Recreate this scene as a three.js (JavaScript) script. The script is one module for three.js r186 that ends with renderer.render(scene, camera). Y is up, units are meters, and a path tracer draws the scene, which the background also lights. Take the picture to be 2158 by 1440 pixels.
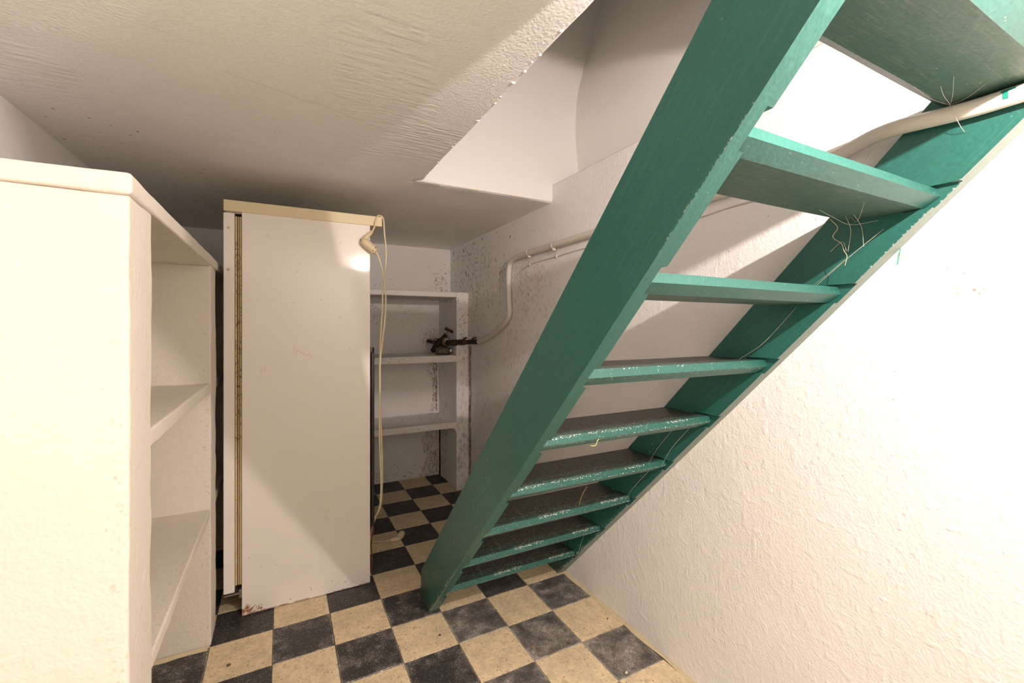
import * as THREE from 'three';
import { mergeGeometries, mergeVertices } from 'three/addons/utils/BufferGeometryUtils.js';

// ---------------------------------------------------------------- camera, light, exposure
const scene = new THREE.Scene();
const F = 922;                                             // focal length in pixels of the 2158 x 1440 frame
const camera = new THREE.PerspectiveCamera(2 * Math.atan(720 / F) * 180 / Math.PI, 2158 / 1440, 0.02, 30);
camera.position.set(0.0314, 1.15, 1.698);
camera.lookAt(0.0314 + Math.sin(0.483), 1.15, 1.698 - Math.cos(0.483));
camera.setViewOffset(2158, 1440, 0, 30, 2158, 1440);       // the lens is shifted a little downwards
scene.add(camera);
const renderer = new THREE.WebGLRenderer();
renderer.toneMapping = THREE.LinearToneMapping;
renderer.toneMappingExposure = 1.0;
renderer.shadowMap.enabled = true;
scene.background = new THREE.Color(0, 0, 0);
const LAMP = [0.675, 1.652, 1.745], LAMP_COLOR = new THREE.Color().setRGB(1, 0.85, 0.78), LAMP_POWER = 4.55;

// ---------------------------------------------------------------- helpers
let seed = 7;
const rnd = () => { seed = (seed * 1664525 + 1013904223) >>> 0; return seed / 4294967296; };
const rr = (a, b) => a + (b - a) * rnd();
const mix = (a, b, t) => a + (b - a) * t;
const clamp = (x, a = 0, b = 1) => Math.min(b, Math.max(a, x));
const sstep = (a, b, x) => { const t = clamp((x - a) / (b - a)); return t * t * (3 - 2 * t); };
const hash2 = (x, y, s) => { let h = Math.imul(x, 374761393) ^ Math.imul(y, 668265263) ^ Math.imul(s, 2246822519); h = Math.imul(h ^ (h >>> 13), 1274126177); return ((h ^ (h >>> 16)) >>> 0) / 4294967296; };
function vn(x, y, s = 1, per = 0) {                        // value noise, optionally periodic
  let xi = Math.floor(x), yi = Math.floor(y); const fx = x - xi, fy = y - yi;
  const u = fx * fx * (3 - 2 * fx), v = fy * fy * (3 - 2 * fy);
  let x1 = xi + 1, y1 = yi + 1;
  if (per) { xi = ((xi % per) + per) % per; x1 = ((x1 % per) + per) % per; yi = ((yi % per) + per) % per; y1 = ((y1 % per) + per) % per; }
  return mix(mix(hash2(xi, yi, s), hash2(x1, yi, s), u), mix(hash2(xi, y1, s), hash2(x1, y1, s), u), v);
}
const fbm = (x, y, s, o = 4, per = 0) => { let a = 0, w = 0.5, t = 0; for (let i = 0; i < o; i++) { a += w * vn(x, y, s + i * 17, per); t += w; x *= 2; y *= 2; per *= 2; w *= 0.5; } return a / t; };
const n3 = (x, y, z, s = 3) => (vn(x + z * 0.71, y + z * 0.37, s) + vn(y - z * 0.53, z + x * 0.41, s + 5) + vn(z + y * 0.31, x - y * 0.47, s + 9)) / 1.5 - 1;

function dataTex(w, h, fn, srgb, repeat) {                 // fn(u, v, out) in 0..255
  const d = new Uint8Array(w * h * 4), o = [0, 0, 0];
  for (let y = 0, k = 0; y < h; y++) for (let x = 0; x < w; x++, k += 4) { fn((x + 0.5) / w, (y + 0.5) / h, o); d[k] = clamp(o[0], 0, 255); d[k + 1] = clamp(o[1], 0, 255); d[k + 2] = clamp(o[2], 0, 255); d[k + 3] = 255; }
  const t = new THREE.DataTexture(d, w, h, THREE.RGBAFormat);
  t.magFilter = THREE.LinearFilter; t.minFilter = THREE.LinearMipmapLinearFilter; t.generateMipmaps = true;
  if (srgb) t.colorSpace = THREE.SRGBColorSpace;
  t.wrapS = t.wrapT = repeat ? THREE.RepeatWrapping : THREE.ClampToEdgeWrapping;
  if (repeat) t.repeat.set(1 / repeat, 1 / repeat);
  t.needsUpdate = true;
  return t;
}
// a painted sheet: ctx in metres, origin bottom left of the area [x0, x1] x [y0, y1]; grain laid over it
function sheetTex(pw, x0, x1, y0, y1, base, draw, grain = 5, s = 1) {
  const k0 = (y1 - y0) / (x1 - x0); if (pw * k0 > 2048) pw = Math.max(16, Math.floor(2048 / k0));
  const ph = Math.round(pw * k0), c = document.createElement('canvas'); c.width = pw; c.height = ph;
  const g = c.getContext('2d'); g.fillStyle = `rgb(${base})`; g.fillRect(0, 0, pw, ph);
  g.save(); g.translate(0, ph); g.scale(pw / (x1 - x0), -ph / (y1 - y0)); g.translate(-x0, -y0); draw(g); g.restore();
  const im = g.getImageData(0, 0, pw, ph), d = im.data;
  return (() => {
    const t = dataTex(pw, ph, (u, v, o) => {
      const X = Math.min(pw - 1, Math.floor(u * pw)), Y = Math.min(ph - 1, Math.floor((1 - v) * ph)), k = (Y * pw + X) * 4;
      const mx = x0 + u * (x1 - x0), my = y0 + v * (y1 - y0);
      const n = (fbm(mx * 6, my * 6, s, 3) - 0.5) * grain * 1.5 + (vn(mx * 260, my * 260, s + 3) - 0.5) * grain;
      o[0] = d[k] + n; o[1] = d[k + 1] + n * 1.05; o[2] = d[k + 2] + n * 1.15;
    }, true);
    t.repeat.set(1 / (x1 - x0), 1 / (y1 - y0)); t.offset.set(-x0 / (x1 - x0), -y0 / (y1 - y0));
    return t;
  })();
}
const dot = (g, x, y, rx, ry, col, a, rot = 0) => { g.globalAlpha = a; g.fillStyle = col; g.beginPath(); g.ellipse(x, y, rx, ry, rot, 0, 7); g.fill(); g.globalAlpha = 1; };
function specks(g, cx, cy, sx, sy, n, r0, r1, cols, a = 0.7, stretch = 1) {
  for (let i = 0; i < n; i++) {
    const gx = (rnd() + rnd() + rnd() - 1.5) * sx, gy = (rnd() + rnd() + rnd() - 1.5) * sy, r = r0 + (r1 - r0) * Math.pow(rnd(), 2.5);
    dot(g, cx + gx, cy + gy, r, r * rr(1, stretch), cols[Math.floor(rnd() * cols.length)], a * rr(0.4, 1));
  }
}

const M = (o) => new THREE.MeshStandardMaterial(o);
function put(parent, name, geo, mat, ud) {                 // geometry given in world coordinates, parent a group at its base
  const m = new THREE.Mesh(geo, mat); m.name = name; m.castShadow = m.receiveShadow = true;
  if (ud) Object.assign(m.userData, ud);
  if (parent !== scene) { let p = new THREE.Vector3(), q = parent; while (q && q !== scene) { p.add(q.position); q = q.parent; } geo.translate(-p.x, -p.y, -p.z); }
  parent.add(m); return m;
}
const structure = (name, geo, mat, label, category) => put(scene, name, geo, mat, { kind: 'structure', label, category });
function thing(name, label, category, at, group) { const g = new THREE.Group(); g.name = name; g.position.set(...at); g.userData = { label, category }; if (group) g.userData.group = group; scene.add(g); return g; }

// a box whose edges are rounded and whose faces are slightly uneven, like plastered masonry; uv in metres
function roughBox(x0, x1, y0, y1, z0, z1, { r = 0.006, amp = 0.0015, seg = 0.03, freq = 9, s = 3 } = {}) {
  const lo = [x0, y0, z0], hi = [x1, y1, z1];
  const line = (a, b) => { const out = [a, a + 0.3 * r, a + r], n = Math.max(1, Math.ceil((b - a - 2 * r) / seg)); for (let i = 1; i < n; i++) out.push(mix(a + r, b - r, i / n)); out.push(b - r, b - 0.3 * r, b); return out; };
  const L = [0, 1, 2].map((k) => line(lo[k], hi[k])), pos = [], nor = [], uv = [], idx = [];
  for (let ax = 0; ax < 3; ax++) for (const sg of [-1, 1]) {
    const a = (ax + 1) % 3, b = (ax + 2) % 3, base = pos.length / 3, A = L[a], B = L[b];
    for (const bv of B) for (const av of A) {
      const p = [0, 0, 0]; p[ax] = sg < 0 ? lo[ax] : hi[ax]; p[a] = av; p[b] = bv;
      const inn = p.map((v, k) => clamp(v, lo[k] + r, hi[k] - r)), d = p.map((v, k) => v - inn[k]), l = Math.hypot(...d) || 1, n = d.map((v) => v / l);
      const q = inn.map((v, k) => v + n[k] * r), h = amp * (n3(q[0] * freq, q[1] * freq, q[2] * freq, s) + 0.5 * n3(q[0] * freq * 3, q[1] * freq * 3, q[2] * freq * 3, s + 1));
      for (let k = 0; k < 3; k++) pos.push(q[k] + n[k] * h);
      nor.push(...n);
      uv.push(...(ax === 0 ? [p[2], p[1]] : ax === 1 ? [p[0], p[2]] : [p[0], p[1]]));
    }
    for (let j = 0; j < B.length - 1; j++) for (let i = 0; i < A.length - 1; i++) {
      const k = base + j * A.length + i, w = A.length;
      if (sg > 0) idx.push(k, k + 1, k + w + 1, k, k + w + 1, k + w); else idx.push(k, k + w + 1, k + 1, k, k + w, k + w + 1);
    }
  }
  const g = new THREE.BufferGeometry();
  g.setAttribute('position', new THREE.Float32BufferAttribute(pos, 3)); g.setAttribute('normal', new THREE.Float32BufferAttribute(nor, 3)); g.setAttribute('uv', new THREE.Float32BufferAttribute(uv, 2)); g.setIndex(idx);
  return g;
}
const merge = (list) => mergeGeometries(list.map((g) => (g.index ? g.toNonIndexed() : g)), false);
const V = (a) => new THREE.Vector3(...a);
const tube = (pts, r, seg = 60, rad = 10, tension = 0.5) => new THREE.TubeGeometry(new THREE.CatmullRomCurve3(pts.map(V), false, 'catmullrom', tension), seg, r, rad, false);
function rod(a, b, r0, r1 = r0, n = 18) {                   // a capped round bar between two points
  const A = V(a), B = V(b), g = new THREE.CylinderGeometry(r1, r0, A.distanceTo(B), n);
  g.applyQuaternion(new THREE.Quaternion().setFromUnitVectors(new THREE.Vector3(0, 1, 0), B.clone().sub(A).normalize()));
  g.translate(...A.add(B).multiplyScalar(0.5).toArray()); return g;
}
function lathed(profile, a, b, n = 24) {                    // profile [[radius, 0..1 along a-b], ...]
  const A = V(a), B = V(b), len = A.distanceTo(B), g = new THREE.LatheGeometry(profile.map(([r, t]) => new THREE.Vector2(Math.max(r, 1e-5), t * len)), n);
  g.applyQuaternion(new THREE.Quaternion().setFromUnitVectors(new THREE.Vector3(0, 1, 0), B.clone().sub(A).normalize()));
  g.translate(...a); return g;
}
function blob(c, rx, ry, rz, s, amp = 0.35, det = 3) {
  const g = mergeVertices(new THREE.IcosahedronGeometry(1, det).deleteAttribute('uv').deleteAttribute('normal')), p = g.attributes.position;
  for (let i = 0; i < p.count; i++) { const x = p.getX(i), y = p.getY(i), z = p.getZ(i), k = 1 + amp * n3(x * 1.7 + s, y * 1.7, z * 1.7, s); p.setXYZ(i, c[0] + x * rx * k, c[1] + y * ry * k, c[2] + z * rz * k); }
  g.computeVertexNormals(); g.setAttribute('uv', new THREE.Float32BufferAttribute(new Float32Array(p.count * 2), 2)); return g;
}

// ---------------------------------------------------------------- materials
const plasterBump = dataTex(1024, 1024, (u, v, o) => {      // one metre of trowelled and brushed limewash
  const x = u * 8, y = v * 8;
  const strokes = fbm(x * 10 + 6 * vn(x, y, 41, 8), y * 2, 11, 3, 0), broad = fbm(x, y, 5, 4, 8), grain = vn(u * 256, v * 256, 21, 256), lump = sstep(0.62, 0.9, vn(u * 64, v * 64, 31, 64));
  const e = Math.min(1, Math.min(u, 1 - u, v, 1 - v) * 20);
  const h = 255 * (0.45 * broad + 0.2 * mix(0.5, strokes, e) + 0.2 * grain + 0.18 * lump); o[0] = o[1] = o[2] = h;
}, false, 1);
const roughBump = dataTex(1024, 1024, (u, v, o) => {        // a ceiling scratched by the trowel
  const a = fbm(u * 6, v * 6, 61, 5, 6), b = vn(u * 30 + 3 * vn(u * 4, v * 4, 3, 4), v * 150, 65, 0), e = Math.min(1, Math.min(u, 1 - u, v, 1 - v) * 20);
  const st = sstep(0.55, 0.75, vn(u * 5, v * 5, 71, 5)) * b; o[0] = o[1] = o[2] = 255 * (0.55 * a + 0.3 * mix(0.2, st, e) + 0.12 * vn(u * 300, v * 300, 7, 300));
}, false, 1.3);
const WHITE = '246,244,241';
const plaster = M({ color: 0xf5f3ef, roughness: 0.85, bumpMap: plasterBump, bumpScale: 0.002 });

const BROWN = ['#5a4332', '#6b4f3a', '#3f3027', '#7d6049'], RUST = ['#8f6f52', '#a3815f', '#7a604a', '#6b5c4c'], MOLD = ['#4b4038', '#5c4d42', '#6f6055'];
const rightMap = sheetTex(2048, -1.65, 1.75, -0.02, 1.9, WHITE, (g) => {        // u = z, v = y
  for (let i = 0; i < 4200; i++) { const z = -1.6 + 1.35 * Math.pow(rnd(), 1.25), y = rr(0.1, 1.5); const k = fbm(z * 7, y * 5, 33, 3); if (k < 0.36 + 0.2 * rnd()) continue; dot(g, z, y, rr(0.001, 0.011), rr(0.002, 0.016), ['#a8937f', '#9a8471', '#b3a08d', '#8a7765'][i % 4], 0.05 + 0.1 * rnd()); }
  specks(g, -1.1, 1.55, 0.55, 0.32, 420, 0.0012, 0.0065, BROWN, 0.75, 2.6);
  specks(g, -0.9, 1.4, 0.6, 0.4, 500, 0.0008, 0.0035, BROWN, 0.55, 1.6);
  specks(g, -1.25, 1.3, 0.35, 0.25, 260, 0.0015, 0.006, MOLD, 0.5, 1.8);
  for (let i = 0; i < 28; i++) { const x = rr(-1.45, -0.7), y = rr(1.35, 1.74); g.globalAlpha = rr(0.2, 0.5); g.strokeStyle = BROWN[i % 4]; g.lineWidth = rr(0.0012, 0.003); g.beginPath(); g.moveTo(x, y); g.lineTo(x + rr(-0.003, 0.003), y - rr(0.03, 0.14)); g.stroke(); }
  specks(g, -0.33, 1.33, 0.22, 0.2, 500, 0.002, 0.011, ['#b3977f', '#a58a73', '#9c8470', '#8a7260'], 0.16, 1.4);
  specks(g, -0.4, 1.25, 0.3, 0.2, 200, 0.0008, 0.0028, BROWN, 0.4, 1.5);
  specks(g, -0.75, 1.05, 0.4, 0.25, 350, 0.002, 0.009, ['#a8937f', '#9a8877'], 0.12, 1.4);
  for (let i = 0; i < 340; i++) { const y = rr(0.05, 1.02); dot(g, -1.185 + rr(-0.02, 0.012) + 0.012 * (vn(y * 9, 3, 8) - 0.5), y, rr(0.002, 0.012), rr(0.005, 0.03), ['#5a4636', '#4a392d', '#6a5442'][i % 3], 0.12 + 0.2 * rnd()); }
  specks(g, -1.12, 0.55, 0.16, 0.7, 240, 0.001, 0.005, MOLD, 0.3, 1.6);
  specks(g, 1.385, 1.235, 0.07, 0.06, 60, 0.0006, 0.0034, RUST, 0.85, 1.2);
  specks(g, 1.36, 1.222, 0.03, 0.012, 26, 0.0006, 0.003, RUST, 0.9, 1.2);
  specks(g, 1.3, 1.2, 0.28, 0.22, 90, 0.0005, 0.0016, RUST, 0.7, 1.2);
  specks(g, 1.2, 1.1, 0.5, 0.5, 130, 0.0005, 0.0016, MOLD, 0.6, 1.6);
  specks(g, 0.5, 1.35, 1.2, 0.5, 60, 0.0008, 0.0025, MOLD, 0.5, 2);
  specks(g, 1.36, 1.44, 0.05, 0.06, 18, 0.0006, 0.002, MOLD, 0.6, 1.5);
  specks(g, 0.9, 0.5, 1.0, 0.7, 120, 0.0008, 0.0022, ['#a99a88', '#8d7f70', '#c3b49c'], 0.5, 1.5);
  for (const [z, y, l] of [[1.25, 1.31, 0.024], [1.252, 1.318, 0.014], [1.246, 1.322, 0.01]]) { g.globalAlpha = 0.95; g.strokeStyle = '#2f8b7a'; g.lineWidth = 0.003; g.lineCap = 'round'; g.beginPath(); g.moveTo(z, y); g.lineTo(z - 0.003, y - l); g.stroke(); }
  specks(g, 1.255, 1.303, 0.006, 0.006, 5, 0.001, 0.003, ['#a8754a'], 0.9);
}, 4, 3);
const rightWallMat = M({ map: rightMap, roughness: 0.8, bumpMap: plasterBump, bumpScale: 0.0032 });
const backMap = sheetTex(2048, -0.7, 1.3, -0.02, 1.8, WHITE, (g) => {             // u = x, v = y
  specks(g, 0.75, 1.25, 0.5, 0.12, 520, 0.0006, 0.0034, BROWN, 0.45, 1.3);
  specks(g, 0.62, 1.28, 0.1, 0.1, 240, 0.0008, 0.004, MOLD, 0.5, 1.3);
  specks(g, 0.68, 1.42, 0.1, 0.1, 90, 0.001, 0.004, MOLD, 0.5, 1.3);
  specks(g, 1.13, 1.5, 0.08, 0.12, 140, 0.0015, 0.008, ['#8a6a50', '#9c7c60', '#6b5342'], 0.35, 1.3);
  specks(g, 0.9, 1.55, 0.5, 0.2, 120, 0.0008, 0.003, ['#9c7c60', '#6b5342'], 0.4, 1.3);
  for (let i = 0; i < 460; i++) { const y = rr(0.5, 0.92), w = 0.02 + 0.09 * vn(y * 14, 1, 9) * (0.3 + 0.7 * sstep(0.6, 0.9, y)), q = rnd(); dot(g, 1.1 - w * q * q * 1.2, y, rr(0.0008, 0.0045), rr(0.002, 0.012), BROWN[i % 4], 0.34 * rnd() + 0.06); }
  for (let i = 0; i < 520; i++) { const y = rr(0, 0.46), w = (0.13 - 0.07 * y) * (0.7 + 0.5 * vn(y * 20, 2, 4)); dot(g, 1.11 - w * rnd(), y, rr(0.002, 0.009), rr(0.004, 0.022), ['#8f7460', '#7d6350', '#6b5342', '#a08672'][i % 4], 0.05 + 0.14 * rnd()); }
  specks(g, 1.04, 1.05, 0.07, 0.07, 420, 0.001, 0.006, ['#3c2f27', '#5a4636', '#7a6350'], 0.22, 1.2);
  specks(g, 0.8, 0.05, 0.6, 0.09, 300, 0.001, 0.006, MOLD, 0.4, 1.2);
  specks(g, 0.75, 0.7, 0.5, 0.3, 60, 0.001, 0.004, ['#9c7c60', '#b89a80'], 0.5, 2);
  specks(g, -0.2, 1.6, 0.8, 0.2, 60, 0.001, 0.003, MOLD, 0.6, 1.2);
}, 4, 5);
const backWallMat = M({ map: backMap, roughness: 0.85, bumpMap: plasterBump, bumpScale: 0.002 });
const postMap = sheetTex(1024, -1.62, 1.3, -0.02, 1.45, WHITE, (g) => {           // shared by the z-y and x-y faces of the rear shelving
  for (const cx of [-1.5, 1.16]) {
    specks(g, cx, 0.3, 0.14, 0.4, 420, 0.003, 0.014, ['#75594a', '#5b463a', '#866a55'], 0.14, 2.2);
    specks(g, cx, 1.2, 0.14, 0.25, 260, 0.0012, 0.006, MOLD, 0.5, 1.2);
    specks(g, cx, 0.9, 0.12, 0.2, 220, 0.002, 0.011, ['#9c7c60', '#8a6a50'], 0.16, 1.6);
  }
  for (let i = 0; i < 260; i++) dot(g, rr(-1.605, -1.56), rr(0, 0.46), rr(0.003, 0.012), rr(0.01, 0.04), ['#2f2722', '#3b3029', '#463830'][i % 3], 0.28);
  specks(g, -1.33, 1.36, 0.3, 0.05, 160, 0.001, 0.006, MOLD, 0.6, 1.2);
}, 4, 6);
const postMat = M({ map: postMap, roughness: 0.85, bumpMap: plasterBump, bumpScale: 0.002 });
const boardMap = sheetTex(1024, 0, 1.3, -1.62, 1.0, '243,240,236', (g) => { specks(g, 0.9, -1.4, 0.5, 0.3, 500, 0.002, 0.012, ['#8f7f70', '#75665a', '#a3927f'], 0.18, 1); specks(g, 1.05, -1.5, 0.12, 0.2, 200, 0.002, 0.01, BROWN, 0.3, 1); specks(g, 0.8, 0.46, 0.6, 0.04, 200, 0.001, 0.004, BROWN, 0.35, 1); specks(g, 0.8, 0.93, 0.6, 0.04, 160, 0.001, 0.004, BROWN, 0.35, 1); }, 4, 7);
const boardMat = M({ map: boardMap, roughness: 0.85, bumpMap: plasterBump, bumpScale: 0.0018 });
const ceilMap = sheetTex(2048, -0.7, 1.3, -1.65, 1.75, '245,243,239', (g) => {    // u = x, v = z
  specks(g, -0.5, -0.15, 0.2, 0.35, 34, 0.001, 0.0035, BROWN, 0.8, 1.6);
  specks(g, 0.2, -0.2, 1.2, 1.4, 70, 0.0008, 0.0022, BROWN, 0.6, 1.3);
  specks(g, 0.1, -1.0, 0.8, 0.7, 700, 0.003, 0.014, ['#a59787', '#b3a595', '#9a8c7e'], 0.14, 1);
  specks(g, -0.1, -0.75, 0.5, 0.3, 500, 0.002, 0.012, ['#8f8172', '#9a8c7e'], 0.16, 1);
  for (let i = 0; i < 150; i++) { const x = rr(-0.5, 1.1), y = rr(-1.5, 0.6), a = rr(-0.5, 0.5); g.globalAlpha = rr(0.15, 0.5); g.strokeStyle = i % 3 ? '#efe9e0' : '#b5a898'; g.lineWidth = rr(0.0006, 0.0018); g.beginPath(); g.moveTo(x, y); g.lineTo(x + Math.cos(a) * rr(0.01, 0.09), y + Math.sin(a) * 0.06); g.stroke(); }
  g.strokeStyle = '#94877a'; g.lineWidth = 0.0009; g.globalAlpha = 0.6; g.beginPath(); g.moveTo(-0.1, 0.45); for (let i = 1; i < 14; i++) g.lineTo(-0.1 + i * 0.036, 0.45 - i * 0.012 + rr(-0.008, 0.008)); g.stroke();
}, 5, 8);
const ceilMat = M({ map: ceilMap, roughness: 0.62, bumpMap: roughBump, bumpScale: 0.005 });
const stairwellMat = M({ color: 0xf6f3ee, roughness: 0.8, bumpMap: plasterBump, bumpScale: 0.001 });
const leftUnitMap = sheetTex(1024, -0.7, 1.0, -0.02, 1.45, '231,223,210', (g) => { specks(g, 0.7, 0.45, 0.1, 0.5, 240, 0.001, 0.004, ['#c4b49c', '#b7a68e'], 0.2, 1.5); specks(g, -0.21, 0.55, 0.025, 0.7, 380, 0.0006, 0.0028, ['#b7a68e', '#a8977f', '#9b8a72'], 0.3, 1.8); specks(g, 0.1, 0.7, 1, 0.8, 110, 0.0005, 0.0014, ['#a8977f', '#8c7c68'], 0.5, 1.8); }, 4, 9);
const unitMat = M({ map: leftUnitMap, roughness: 0.85, bumpMap: plasterBump, bumpScale: 0.0024 });
const mortarMat = M({ color: 0xd9cba6, roughness: 0.9, bumpMap: plasterBump, bumpScale: 0.004 });

// ---------------------------------------------------------------- the room
const RW = 1.21, LW = -0.63, BW = -1.605, FW = 2.4, H = 1.765, HT = 1.855, OX = 0.555, OZ0 = -0.125, OZ1 = 1.72;
const grout = M({ color: 0x5d5348, roughness: 0.95 });
const floor = structure('floor', roughBox(LW - 0.2, RW + 0.2, -0.12, -0.0035, BW - 0.2, FW + 0.2, { r: 0.004, amp: 0, seg: 0.5 }), grout, 'floor of black and cream chequered cement tiles', 'floor');
// tiles: cream ones, black speckled ones, and black ones under grey dust
const fleckAt = (u, v, n, s, p) => {                        // crisp little chips of stone
  const x = u * n, y = v * n, i = Math.floor(x), j = Math.floor(y); let f = 0;
  for (let a = -1; a <= 1; a++) for (let b = -1; b <= 1; b++) { const h = hash2(i + a, j + b, s); if (h > p) continue; const cx = i + a + hash2(i + a, j + b, s + 1), cy = j + b + hash2(i + a, j + b, s + 2), r = 0.2 + 0.4 * hash2(i + a, j + b, s + 3); f = Math.max(f, sstep(r, r * 0.6, Math.hypot(x - cx, y - cy)) * (0.4 + 0.6 * h / p)); }
  return f;
};
function tileTex(kind, s) {
  return dataTex(256, 256, (u, v, o) => {
    const a = fbm(u * 5, v * 5, s, 4), b = fbm(u * 22, v * 22, s + 3, 3), fl = vn(u * 120, v * 120, s + 7), fl2 = vn(u * 60, v * 60, s + 8), e = Math.min(u, 1 - u, v, 1 - v) * 200 + (b - 0.5) * 9;
    if (kind === 'cream') {
      const k = 1 + (a - 0.5) * 0.2 + (b - 0.5) * 0.13 + (fl - 0.5) * 0.05, pit = sstep(0.86, 0.93, fl2) * 0.3 + sstep(0.7, 0.85, a) * 0.14, rim = 1 - 0.13 * sstep(4, 0, e);
      const ch = fleckAt(u, v, 34, s + 5, 0.05) * 0.35; o[0] = 232 * k * rim * (1 - pit * 0.7 - ch * 0.7); o[1] = 213 * k * rim * (1 - pit * 0.85 - ch); o[2] = 176 * k * rim * (1 - pit - ch);
      if (fl > 0.93) { o[0] += 12; o[1] += 12; o[2] += 12; }
    } else {
      const dusty = kind === 'dusty' ? 0.5 + 0.9 * (a - 0.5) : kind === 'mixed' ? 0.5 * sstep(0.35, 0.75, a) * (0.3 + 0.6 * b) + 0.05 : 0.08 * a;
      const fleck = fleckAt(u, v, 58, s, 0.2 + 0.3 * sstep(0.4, 0.65, a)) * (kind === 'dusty' ? 0.55 : 0.95) + fleckAt(u, v, 110, s + 9, 0.3) * 0.5, rim = sstep(7, 1, e) * (kind === 'black' ? 0.12 : 0.4);
      const t = clamp(dusty * (0.6 + 0.8 * b) + rim);
      o[0] = mix(47, 176, t) + fleck * 110; o[1] = mix(45, 169, t) + fleck * 107; o[2] = mix(45, 160, t) + fleck * 100;
    }
  }, true);
}
const tileMats = { cream: [], black: [], mixed: [], dusty: [] };
for (const [k, n] of [['cream', 4], ['black', 3], ['mixed', 3], ['dusty', 3]]) for (let i = 0; i < n; i++) tileMats[k].push(M({ map: tileTex(k, 100 + i * 31 + k.length * 7 + k.charCodeAt(0)), roughness: k === 'cream' ? 0.55 : 0.5 }));
const tileGeo = (() => {
  const h = 0.0993, c = 0.0012, p = [], n = [], uv = [], ring = (e, y) => [[-e, y, -e], [e, y, -e], [e, y, e], [-e, y, e]], T = ring(h - c, 0), B = ring(h, -c), D = ring(h, -0.012);
  const quad = (a, b, d, e) => { const N = V(b).sub(V(a)).cross(V(e).sub(V(a))).normalize(); for (const q of [a, b, d, a, d, e]) { p.push(...q); n.push(N.x, N.y, N.z); uv.push(q[0] / 0.2 + 0.5, q[2] / 0.2 + 0.5); } };
  quad(T[3], T[2], T[1], T[0]);
  for (let i = 0; i < 4; i++) { const j = (i + 1) % 4; quad(T[i], T[j], B[j], B[i]); quad(B[i], B[j], D[j], D[i]); }
  const g = new THREE.BufferGeometry(); g.setAttribute('position', new THREE.Float32BufferAttribute(p, 3)); g.setAttribute('normal', new THREE.Float32BufferAttribute(n, 3)); g.setAttribute('uv', new THREE.Float32BufferAttribute(uv, 2)); return g;
})();
for (let j = -8; j < 12; j++) for (let i = -3; i < 6; i++) {
  const cream = (((i + j) % 2) + 2) % 2 === 0;
  let kind = 'cream';
  if (!cream) kind = j < -1 ? 'black' : (i >= 3 && j >= 0 ? 'dusty' : (i === 2 || (i === 1 && j === 0)) ? 'mixed' : i <= 0 ? 'black' : 'mixed');
  if (!cream && j === -1) kind = i >= 4 ? 'black' : 'mixed';
  const list = tileMats[kind], m = new THREE.Mesh(tileGeo, list[Math.floor(rnd() * list.length)]);
  m.name = 'tile'; m.castShadow = m.receiveShadow = true; m.position.set(i * 0.2 + 0.1 + rr(-0.0006, 0.0006), rr(-0.0007, 0.0004), j * 0.2 + 0.1 + rr(-0.0006, 0.0006)); m.rotation.y = Math.floor(rnd() * 4) * Math.PI / 2;
  floor.add(m);
}
structure('wall_right', roughBox(RW, RW + 0.3, -0.1, HT, BW - 0.2, FW + 0.2, { r: 0.012, amp: 0.0025, seg: 0.04, freq: 4 }), rightWallMat, 'white plastered right wall with brown mould spots', 'wall');
structure('wall_back', roughBox(LW - 0.2, RW + 0.01, -0.1, H + 0.02, BW - 0.2, BW, { r: 0.004, amp: 0.002, seg: 0.05, freq: 4 }), backWallMat, 'white plastered end wall behind the shelves', 'wall');
structure('wall_left', roughBox(LW - 0.2, LW, -0.1, H + 0.02, BW - 0.1, FW + 0.1, { r: 0.004, amp: 0.003, seg: 0.05, freq: 4 }), plaster, 'white plastered left wall above the shelving', 'wall');
structure('wall_front', roughBox(LW - 0.2, RW + 0.2, -0.1, H + 0.02, FW, FW + 0.2, { r: 0.004, amp: 0.002, seg: 0.1, freq: 4 }), plaster, 'white plastered wall opposite the end wall', 'wall');
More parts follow.
